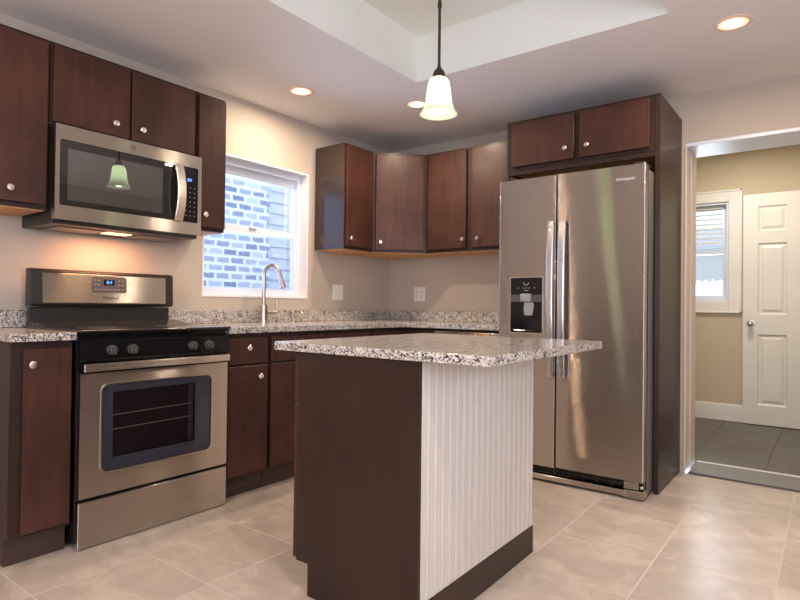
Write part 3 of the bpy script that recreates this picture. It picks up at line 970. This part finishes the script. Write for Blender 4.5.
text_mesh('display_digits', '8:4', .024, face_mx('X', -2.573, on_con(1.161) + .0025, 1.161), M_led, rg)
bt_ = MB()
for i in range(6):
    yy = -2.610 + i * .017
    bt_.box(on_con(1.124) + .0012, on_con(1.124) + .002, yy - .005, yy + .005, 1.121, 1.127)
for zz in (1.124, 1.148, 1.172):
    for yy in (-2.647, -2.628, -2.520, -2.500):
        bt_.box(on_con(zz) + .0012, on_con(zz) + .002, yy - .005, yy + .005, zz - .0025, zz + .0025)
bt_.build('control_buttons', M_ledw, rg)
text_mesh('maker_badge', 'Whirlpool', .021, face_mx('X', -2.567, on_con(1.080) + .0003, 1.080), M_logod, rg, shear=.25)

# ================================================================ MICROWAVE
mw = thing('microwave', (.19, -2.57, 1.415), 'over-the-range stainless microwave with black window hung above the cooktop', 'microwave')
my0, my1, mz0, mz1, MX = -2.944, -2.190, 1.434, 1.870, .378
MB().box(.003, .345, my0 + .003, my1 - .003, 1.418, 1.870, .002).build('case', M_blackm, mw)
MB().prism([(.10, 1.4175), (.335, 1.4175), (.352, 1.432), (.10, 1.432)], my0 + .006, my1 - .006, fn=lambda a, z, y: (a, y, z)).build('vent_hood', M_blackm, mw)
for (ya, yb) in ((-2.88, -2.66), (-2.47, -2.25)):
    bx(.08, .26, ya, yb, 1.4125, 1.4172, .001).build('grease_filter', M_vent, mw)
bx(.15, .22, -2.63, -2.50, 1.4135, 1.4172, .001).build('hood_lamp', M_lens, mw)
fr = frame_mesh(rrect(my0, my1, mz0, mz1, .004), rrect(-2.925, -2.212, 1.500, 1.803, .010), .346, MX).build('door', M_steel, mw)
bx(.350, .374, -2.925, -2.300, 1.500, 1.803).build('door_glass', M_mwglass, fr)
MB().prism([(-2.890, 1.528), (-2.420, 1.528), (-2.420, 1.765), (-2.890, 1.765)], .3742, .3748, fn=lambda y, z, x: (x, y, z)).build('door_screen', M_mwscreen, fr)
bx(.350, .375, -2.299, -2.212, 1.500, 1.803).build('control_panel', M_black, mw)
bx(.3752, .3758, -2.292, -2.238, 1.715, 1.750).build('display', M_black, mw)
text_mesh('display_digits', '84', .026, face_mx('X', -2.263, .3762, 1.732), M_led, mw)
for r in range(7):
    for c_ in range(3):
        yy = -2.284 + c_ * .026; zz = 1.690 - r * .0255
        bx(.3752, .3757, yy - .0035, yy + .0035, zz - .0022, zz + .0022).build('key', M_ledw, mw)
# bowed vertical handle
h = MB()
pts_f, pts_b = [], []
N = 14
for i in range(N + 1):
    t_ = i / N
    z = 1.498 + t_ * .305
    bow = .034 * (1 - (2 * t_ - 1) ** 2)
    pts_f.append((.388 + bow, z)); pts_b.append((.379 + bow * .78, z))
h.prism(pts_f + pts_b[::-1], -2.357, -2.308, fn=lambda a, z, y: (a, y, z), bev=.002)
h.build('handle', M_steel2, mw)
text_mesh('maker_badge', 'W', .020, face_mx('X', -2.585, .3785, 1.838), M_logod, mw, shear=.2)
MB().lathe([(.0125, 0), (.014, 0), (.014, .0008), (.0125, .0008), (.0125, 0)], (.3783, -2.585, 1.838), (1, 0, 0), 24, close=False).build('badge_ring', M_logod, mw)

# ================================================================ REFRIGERATOR
FX0, FX1, FXS, FY = 1.506, 2.378, 1.874, -.770
rf = thing('refrigerator', (1.92, -.36, 0), 'side-by-side stainless refrigerator with an ice and water dispenser', 'refrigerator')
bx(FX0 + .002, FX1 - .001, -.682, -.03, .02, 1.835, .003).build('body', plain('refrigerator_side_grey', (.30, .27, .245), .35, metal=.5), rf)
# doors, slightly crowned
def fridge_door(x0, x1, z0, z1, hole=None):
    yb = -.692
    n = 10
    m = MB()
    def yf(x):
        t = (x - x0) / (x1 - x0) * 2 - 1
        return FY - .0012 * (1 - t * t)
    rr = .006
    out = [(x0, yb)]
    for i in range(6):
        a = pi / 2 * i / 5
        out.append((x0 + rr - rr * cos(a), FY + rr - rr * sin(a)))
    for i in range(1, n):
        x = x0 + rr + (x1 - x0 - 2 * rr) * i / n
        out.append((x, FY))
    for i in range(6):
        a = pi / 2 * i / 5
        out.append((x1 - rr + rr * sin(a), FY + rr - rr * cos(a)))
    out.append((x1, yb))
    m.prism(out, z0, z1)
    return m
ld = fridge_door(FX0 - .010, FXS - .004, .096, 1.853).build('freezer_door', M_fsteel, rf)
rd = fridge_door(FXS + .004, FX1, .102, 1.854).build('fridge_door', M_fsteel, rf)
bx(FX0 + .006, FX1 - .006, -.6915, -.6825, .10, 1.83).build('door_gasket', M_black, rf)
for hx in (FX1 - .07, FX0 + .005):
    bx(hx, hx + .062, -.740, -.600, 1.8555, 1.872, .004).build('hinge_cover', M_blackm, rf)
for (x0, x1, par) in ((1.832, 1.872, ld), (1.902, 1.942, rd)):
    h = MB()
    pf = []; pb = []
    N = 16
    for i in range(N + 1):
        t_ = i / N; z = .636 + t_ * .937
        bow = .020 * (1 - abs(2 * t_ - 1) ** 2.5)
        pf.append((FY - .038 - bow, z)); pb.append((FY - .020 - bow * .9, z))
    h.prism(pf + pb[::-1], x0, x1, fn=lambda a, z, x: (x, a, z), bev=.006, seg=2)
    for z in (.655, 1.553): h.box(x0 + .005, x1 - .005, FY - .026, FY - .002, z - .018, z + .018, .002)
    h.build('handle', M_handle, par)
# dispenser
fy = FY - .0005
def ypl(x0, x1, z0, z1, d0, d1, bev=0): return MB().box(x0, x1, fy - d1, fy - d0, z0, z1, bev)
MB().prism(rrect(1.576, 1.794, .893, 1.244, .012), fy - .004, fy - .0005, fn=lambda x, z, y: (x, y, z)).build('dispenser_trim', M_nickel, ld)
dp = MB().prism(rrect(1.581, 1.789, .899, 1.238, .010), fy - .0065, fy - .0042, fn=lambda x, z, y: (x, y, z)).build('dispenser_panel', M_black, ld)
ypl(1.583, 1.787, 1.088, 1.132, .0067, .0075, .0003).build('dispenser_band', M_dispgrey, ld)
ypl(1.655, 1.722, 1.090, 1.138, .0078, .026, .004).build('dispenser_spout', M_dgrey, ld)
s = MB()
s.prism([(1.678, 1.086), (1.735, 1.086), (1.741, 1.064), (1.730, 1.005), (1.680, 1.005), (1.674, 1.040)], fy - .018, fy - .0068, fn=lambda x, z, y: (x, y, z), bev=.002)
s.build('dispenser_paddle', M_dgrey, ld)
ypl(1.600, 1.772, .905, .914, .0067, .012, .002).build('drip_tray', M_black, ld)
for i in (0, 2, 3, 4, 6):
    bx(1.628 + i * .018, 1.637 + i * .018, fy - .0072, fy - .0066, 1.172, 1.176).build('touch_label', M_ledw, ld)
arc = [(1.686 + r_i * cos(pi + pi * i / 8), 1.208 + r_i * sin(pi + pi * i / 8)) for r_i, seq in ((.018, range(9)), (.0135, range(8, -1, -1))) for i in seq]
MB().prism(arc, fy - .0072, fy - .0066, fn=lambda x, z, y: (x, y, z)).build('glass_icon', M_ledw, ld)
bx(1.671, 1.701, fy - .0072, fy - .0066, 1.157, 1.160).build('touch_label', M_ledw, ld)
text_mesh('maker_badge', 'Whirlpool', .024, face_mx('Y', 2.270, FY - .0008, 1.778), M_logo, rd)
# base grille
gr = MB().box(FX0 + .004, FX1 - .106, FY + .002, -.700, .014, .046, .003).box(FX0 + .004, FX1 - .106, -.722, -.700, .046, .094)
gr.build('base_grille', M_steel, rf)
bx(1.530, FX1 - .108, -.7255, -.7222, .050, .092).build('grille_recess', M_black, rf)
gb = MB().box(1.530, FX1 - .108, -.732, -.726, .069, .073)
for i in range(8): gb.box(1.60 + i * .085, 1.607 + i * .085, -.732, -.726, .050, .092)
gb.build('grille_bars', M_blackm, rf)
fcv = MB().box(FX1 - .105, FX1 - .001, FY, -.690, .008, .052, .003).box(FX1 - .105, FX1 - .026, FY, -.700, .058, .098, .002)
fcv.build('foot_cover', M_steel, rf)
MB().lathe([(0, 0), (.009, 0), (.009, .004), (0, .006)], (FX1 - .012, FY + .012, .074), (0, -1, 0), 16).build('hinge_pin', M_nickel, rf)
bx(FX1 - .0255, FX1 - .002, FY + .014, -.695, .0525, .098).build('hinge_block', M_black, rf)
for x in (FX0 + .06, FX1 - .06):
    for y in (-.60, -.10):
        MB().lathe([(0, .0005), (.02, .0005), (.02, .0195), (0, .0195)], (x, y, 0), n=12).build('foot', M_black, rf)

# cabinet surround of the refrigerator
fc = thing('refrigerator_cabinet', (1.93, -.29, 0), 'dark two-door cabinet with tall side panels enclosing the refrigerator', 'cabinet')
FZ0, FZ1 = 1.930, 2.287
bx(1.4715, 2.3835, -.584, -.003, FZ0 + .03, FZ1, .001).build('body', M_frame, fc)
bx(1.4715, 2.3835, -.584, -.566, FZ0 - .0, FZ0 + .0295, .001).build('bottom_rail', M_frame, fc)
bx(1.4715, 2.3835, -.560, -.003, FZ0 + .024, FZ0 + .0295).build('underside', M_maple, fc)
for (a, b, kx) in ((1.494, 1.913, 1.864), (1.948, 2.354, 2.000)):
    d = bx(a, b, -.6045, -.5845, 1.982, 2.264, .0022).build('door', M_wood, fc)
    knob(d, (kx, -.6045, 2.048), (0, -1, 0))
bx(1.451, 1.4710, -.586, -.003, .001, FZ1, .001).build('side_panel', M_side, fc)
bx(2.384, 2.412, -.586, -.003, .001, FZ1, .001).build('side_panel', M_side, fc)
bx(1.4712, 1.4722, -.565, -.02, 1.70, FZ0 - .002).build('panel_lining', M_maple, fc)

# ================================================================ SMALL FIXTURES
# faucet
fa = thing('kitchen_faucet', (.085, -1.497, CZ1), 'tall gooseneck pull-down faucet in brushed nickel by the window', 'faucet')
z0 = CZ1 + .0005
MB().lathe([(0, z0), (.030, z0), (.030, z0 + .006), (.026, z0 + .010), (.024, z0 + .095), (.026, z0 + .100), (.024, z0 + .120), (.016, z0 + .126), (0, z0 + .126)], (.085, -1.497, 0), n=24).build('base', M_fauc, fa)
zb_ = z0 + .1265
pts = [(.085, -1.497, zb_), (.085, -1.497, 1.20)]
dirv = Vector((.93, .36, 0)).normalized()
R = .056; zc = 1.266
pts.append((.085, -1.497, zc))
for i in range(1, 13):
    a = pi - pi * i / 12 * .93
    pts.append((.085 + dirv.x * (R + R * cos(a)), -1.497 + dirv.y * (R + R * cos(a)), zc + R * sin(a)))
end = Vector(pts[-1]); dv = (Vector(pts[-1]) - Vector(pts[-2])).normalized()
pts.append(tuple(end + dv * .012))
MB().tube(pts, .0125, 14).build('spout', M_fauc, fa)
st = end + dv * .0125
sh = MB().tube([st, st + dv * .01, st + dv * .03, st + dv * .075, st + dv * .10, st + dv * .106], .0, 16, radii=[.0135, .0140, .0135, .0160, .0180, .015])
sh.build('spray_head', M_fauc, fa)
hv = Vector((.25, .97, 0)).normalized()
p0 = Vector((.085, -1.497, z0 + .072)) + hv * .0265
hl = MB().tube([p0, p0 + hv * .045, p0 + hv * .075], .0, 12, radii=[.014, .012, .010])
p1 = p0 + hv * .070 + Vector((0, 0, .008))
hl.tube([p1, p1 + Vector((0, 0, .04)), p1 + Vector((0, 0, .085))], .0, 10, radii=[.006, .0065, .005])
hl.build('lever_handle', M_fauc, fa)
sd = thing('soap_dispenser', (.085, -1.225, CZ1), 'small nickel soap dispenser pump beside the faucet', 'soap dispenser')
MB().lathe([(0, z0), (.020, z0), (.020, z0 + .005), (.010, z0 + .012), (.009, z0 + .030), (.013, z0 + .036), (.013, z0 + .046), (.006, z0 + .050), (.006, z0 + .066), (.012, z0 + .068), (.012, z0 + .080), (0, z0 + .082)], (.085, -1.225, 0), n=18).build('base', M_fauc, sd)
q0 = Vector((.085, -1.225, z0 + .074)) + dirv * .0125
MB().tube([q0, q0 + dirv * .045, q0 + dirv * .055 + Vector((0, 0, -.010))], .0, 10, radii=[.006, .005, .004]).build('nozzle', M_fauc, sd)

# outlets
ol = thing('light_switch', (.004, -.674, 1.158), 'white rocker switch plate on the wall right of the window', 'light switch')
bx(.0005, .006, -.735, -.612, 1.096, 1.221, .003).build('plate', M_plast, ol)
for yy in (-.700, -.648):
    bx(.0062, .010, yy - .017, yy + .017, 1.125, 1.192, .002).build('rocker', M_plast, ol)
ow = thing('wall_outlet', (.340, -.004, 1.158), 'white double outlet plate on the back wall under the corner cabinet', 'outlet')
bx(.279, .401, -.006, -.0005, 1.096, 1.221, .003).build('plate', M_plast, ow)
for xx in (.313, .367):
    rc = bx(xx - .017, xx + .017, -.009, -.0062, 1.118, 1.199, .002).build('receptacle', M_plast, ow)
    for zz in (1.138, 1.178):
        sl = MB()
        sl.box(xx - .007, xx - .004, -.0098, -.0091, zz - .004, zz + .006).box(xx + .004, xx + .007, -.0098, -.0091, zz - .004, zz + .006).lathe([(0, 0), (.0025, 0), (.0025, .0006), (0, .0006)], (xx, -.0092, zz - .009), (0, -1, 0), 8)
        sl.build('socket', M_slot, rc)

# ================================================================ LAMPS
PX, PY = 1.790, -1.940
pd = thing('pendant_lamp', (PX, PY, HT), 'bell-shaped pale green glass pendant hanging over the island', 'pendant lamp')
MB().lathe([(0, HT - .0005), (.062, HT - .0005), (.062, HT - .010), (.050, HT - .022), (.012, HT - .030), (0, HT - .030)], (PX, PY, 0), n=28).build('canopy', M_bronze, pd)
rod = MB().tube([(PX, PY, HT - .0305), (PX, PY, 2.125)], .0065, 12)
for z in (2.40,):
    rod.lathe([(.0065, z - .014), (.0095, z - .012), (.0095, z + .012), (.0065, z + .014)], (PX, PY, 0), n=14, close=False)
rod.build('rod', M_bronze, pd)
MB().lathe([(0, 2.1245), (.009, 2.1245), (.011, 2.116), (.022, 2.104), (.028, 2.090), (.029, 2.072), (0, 2.072)], (PX, PY, 0), n=24).build('socket_cap', M_bronze, pd)
bell = [(.036, 2.081), (.047, 2.074), (.055, 2.060), (.060, 2.035), (.064, 2.000), (.068, 1.965), (.075, 1.935), (.086, 1.912), (.099, 1.897), (.102, 1.893),
        (.098, 1.894), (.083, 1.911), (.072, 1.935), (.065, 1.965), (.061, 2.000), (.057, 2.035), (.052, 2.058), (.044, 2.071), (.036, 2.078)]
bell = [(r * .84, 2.072 + (z - 2.081) * .86) for r, z in bell]
MB().lathe(bell + [bell[0]], (PX, PY, 0), n=40, close=False).build('glass_shade', M_shade, pd)
MB().lathe([(0, 2.070), (.014, 2.068), (.014, 2.045), (.020, 2.030), (.026, 2.008), (.026, 1.992), (.020, 1.975), (0, 1.966)], (PX, PY, 0), n=20).build('bulb', M_bulb, pd)
pl = bpy.data.lights.new('pendant_bulb_light', 'POINT'); pl.energy = 0.30; pl.color = (1.0, .93, .78); pl.shadow_soft_size = .03
po = bpy.data.objects.new('pendant_bulb_light', pl); COL.objects.link(po); po.location = (PX, PY, 1.945)

def downlight():
    o = thing('recessed_downlight', (0, 0, HC), '', 'ceiling light', 'recessed ceiling downlights')
    MB().lathe([(.066, -.004), (.082, -.0035), (.086, -.0005), (.066, -.0005), (.066, -.004)], (0, 0, HC), n=36, close=False).build('trim_ring', M_canring, o)
    MB().lathe([(.046, -.0012), (.0655, -.0012), (.0655, -.0028), (.046, -.0034), (.046, -.0012)], (0, 0, HC), n=32, close=False).build('reflector', M_refl, o)
    MB().lathe([(0, -.0012), (.0455, -.0012), (.0455, -.0034), (0, -.0046)], (0, 0, HC), n=32).build('lens', M_can, o)
    return o
base_dl = None
spots = [(.443, -1.512, 'recessed downlight in the ceiling above the window wall near the sink'),
         (.919, -.884, 'recessed downlight in the ceiling partly behind the green pendant shade'),
         (2.808, -.912, 'recessed downlight in the ceiling near the doorway and refrigerator')]
for i, (x, y, lab) in enumerate(spots):
    if base_dl is None: base_dl = o = downlight()
    else: o = copy_tree(base_dl)
    o.location = (x, y, HC); o['label'] = lab
for (x, y) in [(s_[0], s_[1]) for s_ in spots] + [(.880, -3.33), (2.95, -3.3), (2.0, -5.0)]:  # last two beams are added out of view to light the room, without fixtures
    area('downlight_and_fill_beam', (x, y, HC - .006), (0, 0, 0), .10, .10, 14.0 if x != .880 else 4.5, (1.0, .80, .60) if x != .880 else (1.0, .66, .42), 'DISK', radians(176))
# hood lamp, and an added hall fill with no fixture seen
area('hood_lamp_light', (.185, -2.565, 1.411), (0, 0, 0), .10, .30, 3.9, (1.0, .47, .23))
area('hall_fill_light', (2.6, 1.2, 2.56), (0, 0, 0), .3, .3, 22, (1.0, .92, .78), 'DISK')
